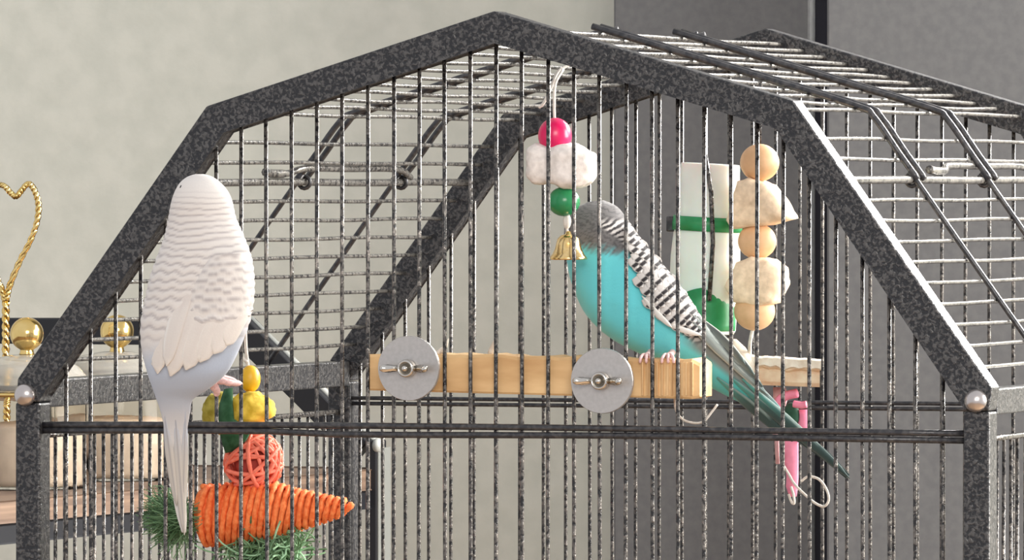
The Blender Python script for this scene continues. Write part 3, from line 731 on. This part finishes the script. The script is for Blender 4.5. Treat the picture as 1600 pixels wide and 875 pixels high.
def scale_col(t, g, q):
    if t > .82+.1*g*g or (g > .8 and t > .4): return (214, 209, 204)
    if t > .5+.2*g*g: return (48, 44, 46)
    return (206, 200, 195)
def place_coverts():
    k = 0
    for row in range(14):
        f = .02+.07*row
        a, b = LP[int(f*39)], QP[int(f*39)]; wid = np.linalg.norm(b-a); nn = max(2, int(round(wid/11)))
        for j in range(nn):
            g = (j+.5+.5*(row % 2))/nn
            if g > .97: continue
            p = a+(b-a)*min(g, 1); d = np.array((.62, .78))
            ln = 20; k += 1
            feather('covert_feather', bb, p-d*ln*.45, p+d*ln*.55, 16, .0016+.00006*row, scale_col, wing, n=10, m=6, tipw=.7, arch=.0002, rootw=.7)
place_coverts()
for r, tp in (((1003, 462), (1050, 512)), ((1036, 502), (1096, 524))):
    feather('edge_feather', bb, r, tp, 9, .0030, lambda t, g, q: (214, 210, 204), wing, bend=2, arch=.0004)
def sec_col(t, g, q):
    c = mixc((70, 74, 74), (150, 158, 152), .5+.5*g)
    if abs(g) > .72: c = (198, 202, 192)
    return mixc(c, (60, 84, 84), sstep(.75, 1, t)*.6)
for k, (r, tp, wd_) in enumerate((((1068, 500), (1200, 618), 15), ((1074, 496), (1192, 604), 15), ((1082, 492), (1180, 588), 15), ((1090, 494), (1165, 570), 13))):
    feather('flight_feather', bb, r, tp, wd_, .0024+.0006*k, sec_col, wing, bend=-2)
for k, (r, tp, wd_) in enumerate((((1120, 590), (1238, 690), 16), ((1140, 588), (1290, 716), 14), ((1160, 592), (1328, 748), 15))):
    feather('tail_feather', bb, r, tp, wd_, .001+.0005*k, lambda t, g, q: mixc(mixc((84, 158, 150), (54, 72, 70), sstep(.05, .5, t)), (140, 156, 150), .8*(g < -.6 or .1 < g < .3)*(t < .7)), bbird)
obj('beak', sphere(at(905, 356, .066), .0045, 16, 10, (.9, .9, 1.4)), M['beak'], bbird)
obj('eye', sphere(at(899, 338, .059), .0016, 14, 10), M['eye'], bbird)
for fx in (1012, 1046):
    lg = obj('leg', wire([(fx+6, 548, .046), (fx+2, 554, .036), (fx-2, 556, .024)], .0018), M['foot'], bbird, label='small pink foot')
    for dx in (-9, 0, 8): toe([(fx-2, 555, .026), (fx-2+dx*.6, 555, .018), (fx-2+dx, 560, .0105), (fx-2+dx*1.1, 568, .0098)], .0012, lg)

# ---------------------------------------------------------------- rack, jars, heart
p0, p1 = at(0, 790, .70), at(580, 727, 1.30); zs = (p0.z+p1.z)/2
rk = thing('shelf_rack', 'black metal rack with a brown wooden shelf behind the left of the cage', 'rack', (p1.x-.2, 1.1, 0))
Ye = 1.30
ux = (Vector((p1.x, p1.y))-Vector((p0.x, p0.y))).normalized(); nx = Vector((ux.y, -ux.x))   # nx points to the right of the shelf edge
def slab(s0, s1, w0, w1, z0, z1, bev=.001):
    bm = bmesh.new(); add_box(bm, 0, 1, 0, 1, z0, z1)
    for v in bm.verts:
        s = s0+(s1-s0)*v.co.x; q = w0+(w1-w0)*v.co.y; b = Vector((p0.x, p0.y))+ux*s+nx*q; v.co = Vector((b.x, b.y, v.co.z))
    if bev: bmesh.ops.bevel(bm, geom=list(bm.edges), offset=bev, segments=1, affect='EDGES')
    return bm
Ltot = (Vector((p1.x, p1.y))-Vector((p0.x, p0.y))).length
obj('shelf_board', slab(-.15, Ltot+.01, -.34, 0, zs-.0145, zs), M['plank'], rk, False)
obj('shelf_rail', slab(-.15, Ltot+.02, -.012, .0, zs-.0275, zs-.015), M['blackmetal'], rk, False)
obj('shelf_rail', slab(-.15, Ltot+.02, -.34, -.328, zs-.0275, zs-.015), M['blackmetal'], rk, False)
u = mpp(Ye)
def flatbar(pts, wpx, name='frame_bar', depth=.018, m='blackmetal', lab=None):
    """bar in the rack's far end frame: polyline in pixels at Ye, given width"""
    V2 = [Vector((at(x, y, Ye).x, at(x, y, Ye).z)) for x, y in pts]; I2 = offset(V2, wpx*u)
    return obj(name, prism([tuple(p) for p in V2]+[tuple(p) for p in reversed(I2)], Ye, Ye+depth, .0012), M[m], rk, False, label=lab)
flatbar([(-60, 497), (385, 497), (575, 690)], 41)
xp = at(571, 800, Ye).x; xq = at(590, 800, Ye).x
obj('rack_post', box(xp, xq, Ye-.001, Ye+.019, 0, at(590, 688, Ye).z, bev=.0012), M['blackmetal'], rk, False)
obj('rack_post', box(xp-.32, xp-.32+(xq-xp), Ye-.001, Ye+.019, 0, at(590, 497, Ye).z, bev=.0012), M['blackmetal'], rk, False)
obj('post_lit_face', box(xq, xq+.0008, Ye-.0005, Ye+.025, 0, at(600, 700, Ye).z), M['postlit'], rk, False, label='lit outer face of the black post, painted light grey')  # thin strip that puts the post's lit side into colour
t0 = at(585, 678, Ye+.002)
obj('corner_cap', sphere(at(590, 696, Ye+.002), 12*u, 16, 10, (.7, 1, 1)), M['edgelit'], rk, label='light rounded corner cap')
a, b = at(389, 496, Ye+.01), at(592, 694, Ye+.01)
obj('brace_lit_edge', tube([a, (a+b)/2, b], .0026, 8), M['edgelit'], rk, label='lit edge of the black slanting bar, painted light grey')  # pale tube paints the light along the black bar's upper edge
def pshelf(px, Y): return Vector((at(px, 600, Y).x, Y, zs))
def jar(px, Y, rpx, ky, label, name='glass_jar'):
    b = pshelf(px, Y); u = mpp(Y); R = rpx*u; zk = at(px, ky, Y).z; H = zk-b.z
    j = thing(name, label, 'jar', b, 'lidded glass jars on the rack')
    hb = H-.040      # shoulder height of the glass body
    outer = [(R*.9, .0), (R*.98, .004), (R, .01), (R, hb*.9), (R*.97, hb-.002), (R*.93, hb)]
    bm = lathe(b+Vector((0, 0, .0006)), outer+[(R*.88, hb), (R*.93, hb*.9), (R*.94, .003), (R*.85, .0012)], 72, None, .012, 36)
    obj('jar_body', bm, M['glass'], j)
    obj('contents', lathe(b+Vector((0, 0, .0022)), [(R*.84, 0), (R*.86, .004), (R*.86, hb*.62), (R*.6, hb*.66), (R*.2, hb*.68)], 40, None, .02, 20), M['contents'], j, label='pale beige dry contents')
    z = b+Vector((0, 0, hb+.001))
    obj('gold_rim', lathe(z+Vector((0, 0, -.0004)), [(R*.98, -.001), (R*1.02, 0), (R*1.02, .0012), (R*.98, .002)], 48), M['gold'], j)
    lid = obj('lid', lathe(z+Vector((0, 0, .0018)), [(R*.97, 0), (R*.99, .002), (R*.93, .009), (R*.8, .016), (R*.55, .021), (R*.25, .0235), (R*.08, .024), (R*.08, .021), (R*.5, .018), (R*.76, .0135), (R*.9, .007), (R*.93, .0)], 48), M['lidglass'], j)
    kr = 27*u; k = b+Vector((0, 0, H))
    obj('knob', lathe(k, [(kr*.5, -kr*1.25), (kr*.42, -kr*1.1), (kr*.4, -kr*.95)]+[(kr*math.cos(t), kr*math.sin(t)) for t in [(-66+i*12)*PI/180 for i in range(13)]]+[(.0003, kr*1.0)], 32), M['gold'], lid, label='polished gold ball knob')
    return j
jar(42, .90, 104, 522, 'clear glass jar with gold ball knob at the left edge of the photo')
jar(183, 1.06, 104, 518, 'clear glass jar with gold ball knob seen through the cage bars')
YH = .985
ht = thing('heart_ornament', 'twisted gold wire heart on a stem standing at the left edge beside the jars', 'ornament', pshelf(6, YH))
hr = [(10, 470), (14, 450), (30, 410), (48, 375), (58, 345), (60, 318), (54, 298), (45, 287), (36, 295), (26, 307), (18, 303), (8, 292), (0, 289), (-16, 289), (-30, 300), (-34, 325), (-30, 360), (-16, 405), (2, 450), (8, 470)]
bm = bmesh.new(); c = [Vector(p) for p in smooth_path([tuple(at(x, y, YH)) for x, y in hr], 150)]
for s in (0, PI):
    add_tube(bm, [p+Vector((math.cos(i*1.05+s), math.sin(i*1.05+s)*.8, math.sin(i*1.05+s)*.5))*.0007 for i, p in enumerate(c)], .0017, 6)
obj('heart_wire', bm, M['gold'], ht)
bm = bmesh.new(); a = at(9, 472, YH); b = pshelf(6, YH); b = Vector((a.x, YH, zs+.003)); n = 90
for s in (0, PI):
    add_tube(bm, [a+(b-a)*(i/(n-1))+Vector((math.cos(i*.8+s), math.sin(i*.8+s), 0))*.0012 for i in range(n)], .0017, 6)
obj('stem', bm, M['gold'], ht)
obj('base', lathe((a.x, YH, zs+.0002), [(.016, 0), (.016, .002), (.010, .003), (.003, .004)], 24), M['gold'], ht)
